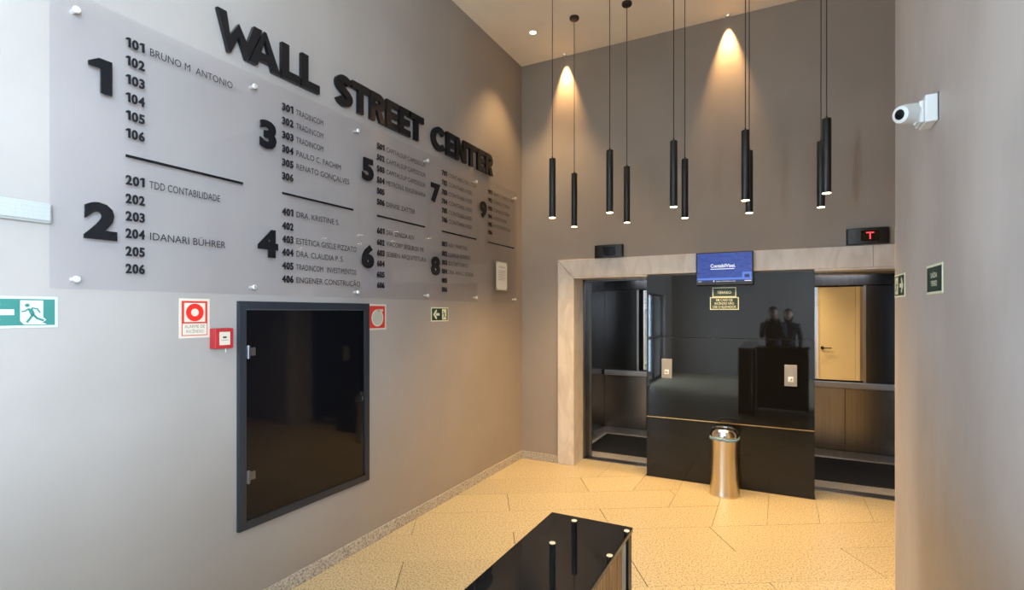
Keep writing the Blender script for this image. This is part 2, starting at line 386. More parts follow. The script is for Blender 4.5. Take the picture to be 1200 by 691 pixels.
def call_plate(x, z, label):
    t = mount('call_button_plate', 'B', x, z, label, 'elevator button', 'call plates on the black cladding', .012)
    bx('plate', (-.050, .050, -.095, .095, 0, .012), PLATE, t, bevel=.002)
    bx('plate_rim', (-.034, .034, -.075, .078, .012, .014), PLATE, t, bevel=.0008)
    bx('button_frame', (-.021, .021, -.055, -.010, .014, .017), WHITE, t, bevel=.001)
    bm = bmesh.new(); lathe(bm, [(.013, .017), (.013, .020), (.010, .0215)], 20, Matrix.Translation((0, -.032, 0))); obj('button', bm, CHROME, t, smooth=True)
call_plate(-.985, 1.09, 'small steel call button plate near the left elevator opening')
call_plate(.092, 1.08, 'small steel call button plate near the right elevator opening')

# floor indicators above the surround
def indicator(x, z, label, lit):
    t = mount('floor_indicator', 'B', x, z, label, 'floor indicator', 'floor indicators above the elevators')
    bm = bmesh.new(); pr = [(-.15, 0), (.15, 0), (.15, .035)]+arc(0, .035, .15, .025, 0, 180, 16)[1:-1]+[(-.15, .035)]
    prism(bm, pr, -.066, .066)
    for v in bm.verts: v.co = Vector((v.co.x, v.co.z, v.co.y))
    obj('housing', bm, BLACK, t, bevel=.003)
    bx('display_window', (-.05, .075, -.045, .045, .0595, .0625), mat('display_glass', (.004,.004,.005), .08), t)
    for s in (-.115, .115): bx('housing_groove', (s-.004, s+.004, -.064, .064, .041, .0485), FRAME, t)
    if lit:
        bm = bmesh.new()
        for i in range(5):
            cyl(bm, -.008+i*.011, .024, .0622, .0655, .0052, 10)
        for i in range(5): cyl(bm, .014, .015-i*.010, .0622, .0655, .0052, 10)
        o = obj('lit_symbol', bm, REDLED, t); o['label'] = 'red lit letter T of small dots'
indicator(-1.57, 2.275, 'curved black floor indicator above the left elevator, unlit', False)
indicator(.66, 2.285, 'curved black floor indicator showing a red T above the right elevator', True)

# television
t = mount('television', 'B', -.455, 2.052, 'small flat television with blue screen mounted over the marble surround', 'television', off=.028)
bx('wall_bracket', (-.1, .1, -.06, .07, 0, .03), BLACK, t)
bx('casing', (-.248, .248, -.153, .153, .028, .058), BLACK, t, bevel=.004)
sc = bx('screen', (-.236, .236, -.128, .143, .0575, .0592), SCREEN, t)
bx('ticker_bar', (-.236, .236, -.128, -.108, .0592, .0596), SCREENBAR, sc)
bx('ticker_band', (-.236, .236, -.106, -.088, .0592, .0596), SCREENGLOW, sc)
bx('corner_block', (.155, .232, -.088, -.038, .0592, .0595), SCREENGLOW, sc); bx('corner_block', (.175, .215, -.088, -.058, .0595, .0598), SCREENBAR, sc)
text('screen_title', 'ContabilVisei.', .045, -.118, .010, .0600, SCREENTEXT, sc, offset=.0008, width=.215)
bx('title_underline', (-.118, .088, -.008, -.002, .0598, .0602), SCREENTEXT, sc)
text('screen_ticker', '08:37', .014, -.226, -.124, .0600, SCREENTEXT, sc)
bx('ticker_mark', (-.092, -.084, -.125, -.110, .0598, .0602), SCREENTEXT, sc)
text('screen_ticker', 'www.contabilvisei.com.br', .013, -.07, -.123, .0600, SCREENTEXT, sc, width=.17)
bx('ticker_mark', (.175, .232, -.121, -.114, .0598, .0602), SCREENTEXT, sc)

# ------------------------------------------------------------------ printed signs
def plate(t, w, h, rim, face, rimw=.008, d=.003):
    bx('sign_border', (-w/2, w/2, -h/2, h/2, 0, d), rim, t, bevel=.0006)
    bx('sign_face', (-w/2+rimw, w/2-rimw, -h/2+rimw, h/2-rimw, d, d+.0008), face, t)
SG = 'photoluminescent notices on the black cladding'
t = mount('floor_name_sign', 'B', -.459, 1.833, 'small green sign reading TÉRREO under the television', 'sign', SG, .012)
plate(t, .208, .092, CREAMSIGN, DKGREEN)
text('lettering', 'TÉRREO', .036, 0, -.014, .0042, CREAMSIGN, t, align='CENTER', offset=.0004, width=.125)
t = mount('fire_notice_sign', 'B', -.459, 1.727, 'small green three-line fire notice below the TÉRREO sign', 'sign', SG, .012)
plate(t, .252, .118, CREAMSIGN, DKGREEN)
for i, (s, w) in enumerate((('EM CASO DE', .145), ('INCÊNDIO NÃO', .17), ('USE O ELEVADOR', .205))):
    text('lettering', s, .031, 0, .022-i*.032, .0042, CREAMSIGN, t, align='CENTER', offset=.0004, width=w)
def arrow(bm, x, y, w, h, d, z0, z1):       # d = +1 right, -1 left
    box(bm, min(x-d*w/2, x+d*w*.1), max(x-d*w/2, x+d*w*.1), y-h*.13, y+h*.13, z0, z1)
    stroke(bm, [(x-d*w*.02, y+h*.42), (x+d*w*.40, y), (x-d*w*.02, y-h*.42)], h*.22, z0, z1)
def runner(bm, x, y, s, z0, z1, d=-1):
    cyl(bm, x+d*.02*s/.1+.0, y+.036*s/.1, z0, z1, .0085*s/.1, 14)
    f = lambda pts, w: stroke(bm, [(x+d*p[0]*s, y+p[1]*s) for p in pts], w*s, z0, z1)
    f([(.10, .20), (.0, -.05)], .17); f([(.12, .22), (.27, .10), (.40, .07)], .06)
    f([(.05, .24), (-.16, .20), (-.26, .02)], .06); f([(.0, -.05), (.10, -.24), (.22, -.42)], .09); f([(.0, -.05), (-.16, -.24), (-.40, -.34)], .09)
# long green exit sign at the left edge
t = mount('exit_sign', 'L', .855, 1.648, 'wide green and white exit sign with left arrow, under the emergency light', 'sign', 'escape route signs')
plate(t, .335, .122, PALE, GREEN, .010)
bm = bmesh.new(); arrow(bm, -.015, 0, .095, .085, -1, .0038, .0046); obj('arrow', bm, PALE, t)
bm = bmesh.new(); prism(bm, [(.050, .046), (.050, -.034), (.062, -.048), (.132, -.048), (.118, -.040), (.130, -.030), (.120, -.02), (.120, .046)], .0038, .0046); obj('door_symbol', bm, PALE, t)
bm = bmesh.new(); runner(bm, .088, -.004, .085, .0046, .0052, -1); obj('running_figure', bm, GREEN, t)
# emergency light
t = mount('emergency_light', 'L', .845, 2.038, 'white block-shaped emergency light left of the directory panel', 'light')
LAMPW = mat('lamp_plastic', (.37,.365,.34), .45, 0, .3)
bx('housing', (-.15, .15, -.04, .04, 0, .03), LAMPW, t, bevel=.008, seg=3)
bx('diffuser', (-.142, .142, -.034, .034, .03, .042), mat('frosted_plastic', (.33,.325,.305), .35, 0, .3), t, bevel=.006, seg=3)
bm = bmesh.new()
for k in range(17): box(bm, -.133+k*.0165, -.1318+k*.0165, -.032, .032, .042, .0435)
for k in range(4): box(bm, -.138, .138, -.022+k*.0145, -.0208+k*.0145, .042, .0435)
obj('diffuser_grid', bm, LAMPW, t)
# fire alarm sign and call point
t = mount('fire_alarm_sign', 'L', 1.574, 1.617, 'red and buff fire alarm sign with ring, above left of the red call point', 'sign', 'fire equipment signs')
bx('sign_border', (-.076, .076, -.098, .098, 0, .003), BUFF, t)
bx('sign_face', (-.064, .064, -.086, .086, .003, .0037), ORANGERED, t)
bx('symbol_field', (-.052, .052, -.018, .076, .0037, .0042), BUFF, t); bx('text_field', (-.060, .060, -.082, -.026, .0037, .0042), BUFF, t)
bm = bmesh.new(); cyl(bm, 0, .029, .0042, .0048, .044, 32); obj('ring_symbol', bm, mat('bright_red', (.60,.022,.012), .45, 0, .3), t)
bm = bmesh.new(); cyl(bm, 0, .029, .0048, .0053, .019, 24); obj('ring_centre', bm, BUFF, t)
text('lettering', 'ALARME DE', .022, 0, -.048, .0044, TEXTBROWN, t, align='CENTER', width=.10)
text('lettering', 'INCÊNDIO', .022, 0, -.072, .0044, TEXTBROWN, t, align='CENTER', width=.085)
t = mount('fire_alarm_call_point', 'L', 1.700, 1.512, 'red box fire alarm call point beside the hose cabinet', 'fire alarm')
bx('box', (-.050, .050, -.052, .052, 0, .048), RED, t, bevel=.004)
bx('front_window', (-.028, .030, -.034, .034, .048, .050), BUFF, t, bevel=.001)
text('window_text', 'QUEBRE', .010, 0, -.012, .0502, TEXTBROWN, t, align='CENTER')
bm = bmesh.new(); prism(bm, [(-.010, .002), (.010, .002), (.010, .010), (-.010, .010)], .050, .0508); obj('press_mark', bm, PRINT, t)
bm = bmesh.new(); rod(bm, (.03, -.052, .012), (.03, -.075, .012), .002); obj('test_key', bm, WHITE, t)
# hose sign
t = mount('fire_hose_sign', 'L', 2.895, 1.611, 'square red sign with coiled hose symbol at top right of the hose cabinet', 'sign', 'fire equipment signs')
bx('sign_border', (-.094, .094, -.093, .093, 0, .003), BUFF, t); bx('sign_face', (-.080, .080, -.080, .080, .003, .0037), ORANGERED, t)
bm = bmesh.new(); cyl(bm, 0, -.006, .0037, .0043, .062, 32); box(bm, 0, .06, .040, .057, .0037, .0043); obj('hose_reel_symbol', bm, BUFF, t)
bm = bmesh.new()
for r in (.046, .033, .020, .008): stroke(bm, arc(0, -.006, r, r, 0, 360, 28)[:-1], .0035, .0043, .0048, True)
obj('hose_coil', bm, GREEN, t)
# small exit sign
t = mount('exit_sign', 'L', 3.675, 1.627, 'small dark green exit sign with left arrow on the left wall below the directory', 'sign', 'escape route signs')
plate(t, .250, .120, CREAMSIGN, DKGREEN, .009)
bm = bmesh.new(); arrow(bm, -.052, 0, .09, .085, -1, .0038, .0046); obj('arrow', bm, CREAMSIGN, t)
bx('door_symbol', (.030, .095, -.046, .046, .0038, .0046), CREAMSIGN, t)
bm = bmesh.new(); runner(bm, .062, -.003, .07, .0046, .0052, -1); obj('running_figure', bm, DKGREEN, t)
# right wall signs
t = mount('exit_sign', 'R', 3.565, 1.795, 'dark green exit sign with right arrow at the far edge of the right wall', 'sign', 'escape route signs')
plate(t, .262, .126, CREAMSIGN, DKGREEN, .010)
bm = bmesh.new(); arrow(bm, .055, 0, .09, .085, 1, .0038, .0046); obj('arrow', bm, CREAMSIGN, t)
bx('door_symbol', (-.100, -.030, -.046, .046, .0038, .0046), CREAMSIGN, t)
bm = bmesh.new(); runner(bm, -.066, -.003, .07, .0046, .0052, 1); obj('running_figure', bm, DKGREEN, t)
t = mount('floor_name_sign', 'R', 2.835, 1.791, 'dark green sign with small two-line text on the right wall', 'sign')
plate(t, .248, .124, CREAMSIGN, DKGREEN, .010)
text('lettering', 'SAÍDA', .030, 0, .006, .0042, CREAMSIGN, t, align='CENTER', offset=.0003, width=.10)
text('lettering', 'TÉRREO', .030, 0, -.028, .0042, CREAMSIGN, t, align='CENTER', offset=.0003, width=.10)

# ------------------------------------------------------------------ hose cabinet
t = mount('hose_cabinet', 'L', 2.297, 1.086, 'large black glazed fire hose cabinet door set low in the left wall', 'cabinet')
a, b, w = .498, .621, .045
for d in ((-a, -a+w, -b, b), (a-w, a, -b, b), (-a+w, a-w, b-w, b), (-a+w, a-w, -b, -b+w)):
    bx('frame_member', (*d, 0, .022), FRAME, t, bevel=.002)
bx('glass_door', (-a+w+.003, a-w-.003, -b+w+.003, b-w-.003, .004, .012), CABGLASS, t)
for zz in (.345, -.335):
    bm = bmesh.new(); box(bm, -a+w-.004, -a+w+.018, zz-.033, zz+.033, .010, .028); box(bm, -a+w+.018, -a+w+.055, zz-.022, zz+.022, .012, .020); rod(bm, (-a+w+.006, zz-.036, .028), (-a+w+.006, zz+.036, .028), .006)
    rod(bm, (-a+w+.037, zz, .018), (-a+w+.037, zz, .026), .012)
    o = obj('hinge', bm, GUN, t, smooth=True); o['label'] = 'small metal glass-door hinge'
bm = bmesh.new(); rod(bm, (a-w-.03, .0, .010), (a-w-.03, .0, .028), .011); obj('lock', bm, BLACK, t, smooth=True)

def number_mesh(string, size, extrude, offset, width=None):
    """digits set one by one; the one is drawn with a flag"""
    bm = bmesh.new(); x = 0
    for ch in string:
        if ch == '1':
            hh = size*.735; a = hh*.30
            prism(bm, [(x+a*.9, 0), (x+a*1.75, 0), (x+a*1.75, hh), (x+a*.75, hh), (x, hh*.83), (x, hh*.70), (x+a*.9, hh*.72)], -extrude, extrude); x += a*1.75+size*.075
        else:
            me = text_mesh(ch, size, extrude=extrude, offset=offset); xs = [v.co.x for v in me.vertices]; m0, m1 = min(xs), max(xs)
            for v in me.vertices: v.co.x += x-m0
            bm.from_mesh(me); bpy.data.meshes.remove(me); x += m1-m0+size*.06
    sc = -width if (width or 0) < 0 else (width/x) if width else 1
    for v in bm.verts: v.co.x *= sc
    me = bpy.data.meshes.new('number'); bm.to_mesh(me); bm.free(); return me, x*sc
# ------------------------------------------------------------------ directory panel
K = .9865
def KY(y): return y*K
def KZ(z): return EYE+(z-EYE)*K
PY0, PY1, PZ0, PZ1 = KY(.998), KY(5.14), KZ(1.744), KZ(2.965)
cy0, cz0 = (PY0+PY1)/2, (PZ0+PZ1)/2
t = mount('directory_panel', 'L', cy0, cz0, 'long smoky acrylic tenant directory on standoffs, numbered one to nine', 'directory sign')
DX = lambda y: KY(y)-cy0
DZ = lambda z: KZ(z)-cz0
bx('acrylic_sheet', (PY0-cy0, PY1-cy0, PZ0-cz0, PZ1-cz0, .028, .036), ACRYLIC, t)
so = bmesh.new(); lathe(so, [(.008, 0), (.008, .028)], 20); lathe(so, [(.014, .0365), (.014, .044), (.011, .047)], 20)
so_me = bpy.data.meshes.new('standoff'); bmesh.ops.recalc_face_normals(so, faces=so.faces[:]); so.to_mesh(so_me); so.free(); so_me.materials.append(SATIN)
for y in (1.085, 1.905, 2.70, 3.50, 4.28, 5.105):
    for z in (2.90, 1.785):
        o = bpy.data.objects.new('standoff', so_me); COL.objects.link(o); o.parent = t; o.location = (DX(y), DZ(z), 0)
ZF = .0362
CY = [1.267, 2.086, 2.893, 3.706, 4.506]
NAMES = {101: ('BRUNO M  ANTONIO', .408), 201: ('TDD CONTABILIDADE', .341), 204: ('IDANARI BÜHRER', .369),
 301: ('TRADINCOM', .21), 302: ('TRADINCOM', .21), 303: ('TRADINCOM', .21), 304: ('PAULO C. FACHIM', .356), 305: ('RENATO GONÇALVES', .433),
 401: ('DRA. KRISTINE S.', .341), 403: ('ESTÉTICA GISELE PIZZATO', .50), 404: ('DRA. CLAUDIA P. S.', .38), 405: ('TRADINCOM   INVESTIMENTOS', .50), 406: ('ENGENER CONSTRUÇÃO', .535),
 501: ('CAPITALSUP CAPESSOUR', .48), 502: ('CAPITALSUP CAPESSOUR', .48), 503: ('CAPITALSUP CAPESSOUR', .48), 504: ('METROSUL ENGENHARIA', .48), 506: ('DENISE ZATTER', .34),
 601: ('DRA. ZENILDA ADV', .33), 602: ('VIACORP SEGUROS ME', .46), 603: ('SEBBEN ARQUITETURA', .49),
 701: ('CONTABILVISEI LTDA', .47), 702: ('CONTABILVISEI', .39), 703: ('CONTABILVISEI', .39), 704: ('CONTABILVISEI', .39), 705: ('CONTABILVISEI', .39), 706: ('CONTABILVISEI', .39),
 801: ('ADV. MARTINS', .31), 802: ('CLINICA SORRISO', .36), 803: ('ESCRITORIO', .32), 804: ('DRA. ANA C. SOUZA', .42),
 901: ('GRUPO CONSULTORIA', .47), 902: ('CONSULTORIA', .36), 903: ('CONSULTORIA', .36), 904: ('ASSESSORIA', .30), 905: ('INVESTIMENTOS SA', .38)}
UP = [2.853, 2.771, 2.688, 2.607, 2.527, 2.447]; LO = [2.238, 2.155, 2.077, 2.000, 1.920, 1.842]
for c in range(5):
    for half, rows in ((0, UP), (1, LO)):
        fl_ = 2*c+1+half
        if fl_ > 9: break
        me, wd = number_mesh(str(fl_), .196, .004, .0105, -1.14); link('floor_numeral', me, LETTER, t, loc=(DX(CY[c]-.090)-wd/2, DZ(2.655 if half == 0 else 2.037)-.067, ZF+.004))
        for i, z in enumerate(rows):
            num = fl_*100+i+1
            me, wd = number_mesh(str(num), .056, .0015, .0020, .080); link('room_number', me, PRINT, t, loc=(DX(CY[c]), DZ(z)-.0185, ZF+.0015))
            if num in NAMES:
                s, w = NAMES[num]; text('tenant_name', s, .049, DX(CY[c]+.098), DZ(z)-.0175, ZF+.0006, GREYPRINT, t, width=w*K)
    if c < 5:
        bx('divider_bar', (DX(CY[c]), DX(CY[c]+.568), DZ(2.345)-.006, DZ(2.345)+.006, ZF, ZF+.004), LETTER, t)
# paper notice stuck on the right end
t = mount('paper_notice', 'L', KY(4.790), KZ(2.022), 'white paper notice in a clear sleeve on the right end of the directory', 'notice', off=.0365)
bx('sleeve', (-.118, .118, -.145, .145, 0, .003), CREAMSIGN, t, bevel=.001); bx('sheet', (-.105, .105, -.133, .133, .003, .0036), PAPER, t)
text('heading', 'NOTA DE LOCAÇÃO', .022, 0, .085, .0042, TEXTBROWN, t, align='CENTER', width=.13)
for k in range(6): bx('printed_line', (-.08, .08-.02*(k % 2), .05-k*.018, .053-k*.018, .0036, .0040), TEXTBROWN, t)
for sx in (-.106, .106):
    for sy in (-.133, .133):
        bm = bmesh.new(); cyl(bm, sx, sy, .003, .006, .005, 12); obj('pin', bm, FRAME, t)

# ------------------------------------------------------------------ wall lettering
t = mount('wall_lettering', 'L', 3.15, 3.010, 'large black raised letters WALL STREET CENTER above the directory panel', 'sign')
LH = .203
def glyph(ch, x0, x1):
    bm = bmesh.new(); w = x1-x0; T = .050; h = LH; z0, z1 = .010, .034
    poly = lambda pts: prism(bm, pts, z0, z1)
    if ch == 'W':
        a = w*.27; c = w*.65
        prism(bm, [(0, h), (.050, h), (a, .088), (w*.455, h*.84), (w*.465, h*.84), (c, .088), (w-.050, h*1.0), (w, h*1.0), (c+.006, 0), (c-.006, 0), (w*.46, h*.50), (a+.004, 0), (a-.008, 0)], z0, z1)
    elif ch == 'A':
        s = lambda a, b: prism(bm, a, z0, z1)
        s([(0, 0), (T*1.05, 0), (w/2, h*.80), (w/2, h), (w/2-.008, h)], 0); s([(w, 0), (w/2+.008, h), (w/2, h), (w/2, h*.80), (w-T*1.05, 0)], 0)
        k = .5/.8; f = lambda y: T*1.05+(w/2-T*1.05)*y/(h*.80); s([(f(.034), .034), (w-f(.034), .034), (w-f(.080), .080), (f(.080), .080)], 0)
    elif ch == 'L': poly([(0, 0), (w, 0), (w, T), (T, T), (T, h), (0, h)])
    elif ch == 'E':
        m = h/2; poly([(0, 0), (w, 0), (w, T*.92), (T, T*.92), (T, m-T*.44), (w*.94, m-T*.44), (w*.94, m+T*.44), (T, m+T*.44), (T, h-T*.92), (w, h-T*.92), (w, h), (0, h)])
    elif ch == 'T': poly([(w/2-T/2, 0), (w/2+T/2, 0), (w/2+T/2, h-T), (w, h-T), (w, h), (0, h), (0, h-T), (w/2-T/2, h-T)])
    elif ch == 'N': poly([(0, 0), (T, 0), (T, h*.60), (w-T, 0), (w, 0), (w, h), (w-T, h), (w-T, h*.40), (T, h), (0, h)])
    elif ch == 'R':
        poly([(0, 0), (T, 0), (T, h), (0, h)]); r = .062; stroke(bm, [(T, h-T/2), (w-r-T*.3, h-T/2)]+arc(w-r-T*.1, h-r, r-T*.5, r-T/2, 90, -90, 12)+[(T, h-2*r+T/2)], T, z0, z1)
        prism(bm, [(w*.42, h-2*r), (w*.42+T, h-2*r), (w, 0), (w-T*1.1, 0)], z0, z1)
    elif ch == 'C':
        stroke(bm, arc(w*.54, h/2, w*.54-T/2, h/2-T/2, 42, 318, 26), T, z0, z1)
    elif ch == 'S':
        r = h/4+.006
        pts = arc(w/2, h-r-.002, w/2-T/2, r-T/2+.002, 15, 195, 12)+[(w*.27, h*.60), (w*.5, h*.50), (w*.73, h*.40)]+arc(w/2, r+.002, w/2-T/2, r-T/2+.002, 15, -165, 12)
        stroke(bm, pts, T*.98, z0, z1)
    obj('letter', bm, LETTER, t, loc=(x0-3.15, 0, 0))
LET = [('W', 1.672, 1.931), ('A', 1.85, 2.05), ('L', 2.060, 2.188), ('L', 2.200, 2.338), ('S', 2.472, 2.622), ('T', 2.618, 2.782), ('R', 2.792, 2.950), ('E', 2.962, 3.096),
       ('E', 3.108, 3.240), ('T', 3.222, 3.411), ('C', 3.526, 3.723), ('E', 3.737, 3.872), ('N', 3.884, 4.054), ('T', 4.048, 4.243), ('E', 4.258, 4.395), ('R', 4.410, 4.553)]
for ch, a, b in LET: glyph(ch, a, b)

# ------------------------------------------------------------------ pendants
PL = 'slim black cylinder pendants in two rows'
names = ['leftmost', 'second from left', 'middle', 'second from right', 'rightmost']
def make_pendant():
    t = thing('pendant_lamp', '', 'pendant lamp', group=PL)          # origin at the ceiling
    bm = bmesh.new(); lathe(bm, [(.045, 0), (.045, -.018), (.038, -.026), (.006, -.030)], 28); obj('canopy', bm, BLACK, t, smooth=True)
    bm = bmesh.new(); lathe(bm, [(.0032, -.028), (.0032, -1.475)], 8); obj('cable', bm, BLACK, t)
    bm = bmesh.new(); lathe(bm, [(.006, -1.452), (.006, -1.468), (.026, -1.470), (.0278, -1.473), (.0278, -1.967), (.0262, -1.970)], 28, caps=False); obj('tube', bm, BLACK, t, smooth=True)
    bm = bmesh.new(); lathe(bm, [(.0262, -1.9705), (.0262, -1.9735), (.012, -1.975)], 28); obj('lens', bm, BULB, t, smooth=True)
    return t
pend = make_pendant(); kids = list(pend.children)
for i in range(5):
    for j in range(2):
        x = -1.715+.5*i; yy = 4.083+.530*j
        if i == 0 and j == 0: o = pend
        else:
            o = pend.copy(); COL.objects.link(o)
            for ch in kids: c = ch.copy(); COL.objects.link(c); c.parent = o
        o.location = (x, yy, H)
        o['label'] = 'slim black pendant tube, %s in the %s row of five' % (names[i], 'nearer' if j == 0 else 'farther')
        l = spot('pendant_light', (x, yy, H-1.985), P_PENDANT, math.radians(125), .8)

# ------------------------------------------------------------------ ceiling downlights
def downlight(x, y, label, wash):
    t = thing('recessed_downlight', label, 'ceiling light', (x, y, H), 'recessed ceiling downlights')
    bm = bmesh.new(); d = .020 if wash else .006; q = .62 if wash else 1
    lathe(bm, [(.034*q, 0), (.034*q, -d), (.032*q, -d)], 28, caps=False); obj('trim_ring', bm, CEIL if wash else WHITE, t, smooth=True)
    bm = bmesh.new(); lathe(bm, [(.032*q, -d), (.0305*q, -d), (.0295*q, -.001)], 28, caps=False); obj('baffle', bm, BLACK if wash else WHITE, t, smooth=True)
    bm = bmesh.new(); lathe(bm, [(.029*q, -.001), (.029*q, -.003)], 24); obj('lens', bm, BULB if wash else BULBHOT, t)
    if wash: spot('wash_light', (x, y, H-.012), P_WASH, math.radians(44), .9, (1, .58, .23), math.radians(5), .010)
    else: spot('down_light', (x, y, H-.02), P_DOWN, math.radians(85), .7)
downlight(-2.17, 4.67, 'bright recessed downlight in the ceiling corner near the left wall', False)
downlight(-2.05, 5.215, 'wall-washing downlight above the left beam on the back wall', True)
downlight(-.425, 5.215, 'wall-washing downlight above the middle beam on the back wall', True)
for x, y in ((1.0, 4.35), (2.2, 4.35)): spot('corridor_light', (x, y, H-.05), 210, math.radians(50), .6, WARM, math.radians(-9))

# ------------------------------------------------------------------ security camera
t = thing('security_camera', 'small white bullet security camera on a box mount, high on the right wall', 'security camera', (XR, 2.84*KR, EYE+.86*KR)); t.scale = (KR, KR, KR)
bx('mounting_box', (-.045, 0, -.063, .060, -.050, .067), WHITE, t, bevel=.006, seg=3)
bm = bmesh.new(); prism(bm, [(-.050, -.045), (.045, -.045), (.045, .050), (-.045, .050)], 0, .016)
for v in bm.verts: v.co = Vector((-.045-v.co.z, v.co.x, v.co.y))
obj('base_plate', bm, WHITE, t, bevel=.004)
p0 = Vector((-.055, .01, .015)); p1 = Vector((-.135, -.062, -.004)); dr = (p1-p0).normalized(); L = (p1-p0).length
M = Matrix.Translation(p0) @ dr.to_track_quat('Z', 'Y').to_matrix().to_4x4()
bm = bmesh.new(); lathe(bm, [(.030, -.012), (.043, 0), (.043, L*.25), (.041, L*.7), (.036, L*.95), (.028, L), (.0225, L*1.0), (.0215, L*.96)], 32, M); obj('camera_body', bm, WHITE, t, smooth=True)
bm = bmesh.new(); lathe(bm, [(.0215, L*.95), (.0215, L*.985), (.018, L*1.0)], 28, M); o = obj('lens_face', bm, LETTER, t, smooth=True)
bm = bmesh.new(); lathe(bm, [(.009, L*.99), (.008, L*1.02), (.003, L*1.03)], 20, M); obj('lens', bm, BLACKGLASS, o, smooth=True)
bm = bmesh.new(); rod(bm, p0+Vector((0, -.02, -.035)), p0+Vector((-.02, -.03, -.058)), .005); obj('adjusting_screw', bm, WHITE, t)
bm = bmesh.new(); box(bm, -.002, .002, -.069, -.062, -.05, .07); obj('gasket', bm, FRAME, t)

# ------------------------------------------------------------------ waste bin
t = thing('waste_bin', 'waisted stainless steel waste bin in front of the black cladding', 'trash can', (-.44, 5.055, 0))
bm = bmesh.new(); lathe(bm, [(.128, 0), (.130, .010), (.127, .022), (.121, .08), (.114, .18), (.109, .30), (.108, .40), (.111, .47), (.114, .505)], 48); obj('body', bm, BINSTEEL, t, smooth=True)
bm = bmesh.new()
for k in range(2): lathe(bm, [(.115, .497+k*.012), (.124+.003*k, .500+k*.012), (.127-.002*k, .508+k*.012), (.115, .512+k*.012)], 40, caps=False)
for v in bm.verts:
    a = math.atan2(v.co.y, v.co.x); v.co.z += .005*math.sin(3*a+1)+.003*math.sin(11*a)
o = obj('bin_liner', bm, BLUEBAG, t, smooth=True); o['label'] = 'blue plastic liner edge'
bm = bmesh.new(); lathe(bm, [(.113, .520), (.120, .526), (.121, .545), (.113, .572), (.098, .592), (.086, .600), (.080, .598), (.078, .575)], 48, caps=False); obj('lid_ring', bm, CHROME, t, smooth=True)
bm = bmesh.new(); lathe(bm, [(.080, .583), (.079, .588), (.030, .592)], 40); obj('swing_flap', bm, LETTER, t, smooth=True)

# ------------------------------------------------------------------ reception counter
t = thing('reception_counter', 'narrow black-topped counter with ribbed wood side in the foreground', 'counter', (-.47, .35, 0))
# local origin at (-.47,.35): wing from Y=-.6..1.40
bx('counter_top', (-.120, .118, -.95, 1.05, 1.052, 1.066), COUNTERTOP, t, bevel=.002)
bx('side_panel', (-.112, -.092, -.93, 1.035, .02, 1.052), BLACK, t)
bx('end_panel', (-.092, .080, 1.010, 1.035, .02, 1.052), BLACK, t)
bx('wood_backing', (.090, .100, -.93, .985, .05, 1.050), WOOD, t)
y = -.93; me = None
while y < .955:
    if me is None:
        bm = bmesh.new(); box(bm, .100, .110, 0, .019, .05, 1.050); o = obj('wood_slat', bm, WOOD, t); me = o.data; o.location = (0, y, 0)
    else:
        o = bpy.data.objects.new('wood_slat', me); COL.objects.link(o); o.parent = t; o.location = (0, y, 0)
    y += .0235
o = bx('edge_strip', (.090, .113, .986, .995, .02, 1.052), CREAMSTRIP, t); o['label'] = 'cream edge strip'
bx('leg', (.086, .116, 1.010, 1.044, 0, 1.052), BLACK, t, bevel=.001)
bx('leg', (-.116, -.086, 1.010-.0, 1.042, 0, 1.052), BLACK, t, bevel=.001)
bx('leg', (.082, .112, -.93, -.90, 0, 1.052), BLACK, t, bevel=.001)
bx('plinth', (-.09, .088, -.90, .95, 0, .05), BLACK, t)
t = thing('reception_desk', 'black desk section joined to the counter, seen only mirrored in the cladding', 'desk', (.04, .62, 0))
bx('desk_top', (-.388, .40, -.22, .22, 1.04, 1.066), COUNTERTOP, t, bevel=.002)
bx('desk_front', (-.38, .39, .18, .20, .03, 1.04), BLACK, t)
for s in (-.37, .36): bx('desk_side', (s, s+.02, -.2, .18, 0, 1.04), BLACK, t)

# ------------------------------------------------------------------ people behind the camera (mirrored in the black glass)
def person(x, y, label, h, raise_):
    t = thing('person', label, 'person', (x, y, 0))
    def skin(name, verts, edges, rad, m, sub=2, par=t):
        me = bpy.data.meshes.new(name); me.from_pydata([Vector(v)*h for v in verts], edges, [])
        o = link(name, me, m, par); mo = o.modifiers.new('skin', 'SKIN'); 
        if not me.skin_vertices: me.attributes
        for i, r in enumerate(rad): me.skin_vertices[0].data[i].radius = (r[0]*h, r[1]*h) if isinstance(r, tuple) else (r*h, r*h)
        me.skin_vertices[0].data[0].use_root = True
        s = o.modifiers.new('sub', 'SUBSURF'); s.levels = sub; s.render_levels = sub
        for p in me.polygons: p.use_smooth = True
        mo.use_smooth_shade = True
        return o
    if not hasattr(person, 'ok'): person.ok = True
    hz = .82 if raise_ else .48
    ex, ey = (.115, .05) if raise_ else (.125, .0)
    hxx, hy, hzz = (.055, .135, .86) if raise_ else (.13, .035, .49)
    V = [(0,0,.53), (0,0,.62), (0,0,.72), (0,.0,.80), (0,0,.85), (0,.008,.885),
         (.05,0,.50), (.055,.005,.28), (.055,-.005,.045), (-.05,0,.50), (-.055,.005,.28), (-.055,-.005,.045),
         (.10,0,.805), (ex, ey*.3, .66), (hxx, hy, hzz), (-.10,0,.805), (-ex, ey*.3, .66), (-hxx, hy, hzz)]
    E = [(0,1),(1,2),(2,3),(3,4),(4,5),(0,6),(6,7),(7,8),(0,9),(9,10),(10,11),(3,12),(12,13),(13,14),(3,15),(15,16),(16,17)]
    R = [(.085,.055),(.075,.052),(.09,.058),(.085,.05),(.035,.035),(.032,.034),.052,.036,.024,.052,.036,.024,.036,.025,.017,.036,.025,.017]
    return t, skin, V, E, R, h, (hxx, hy, hzz)
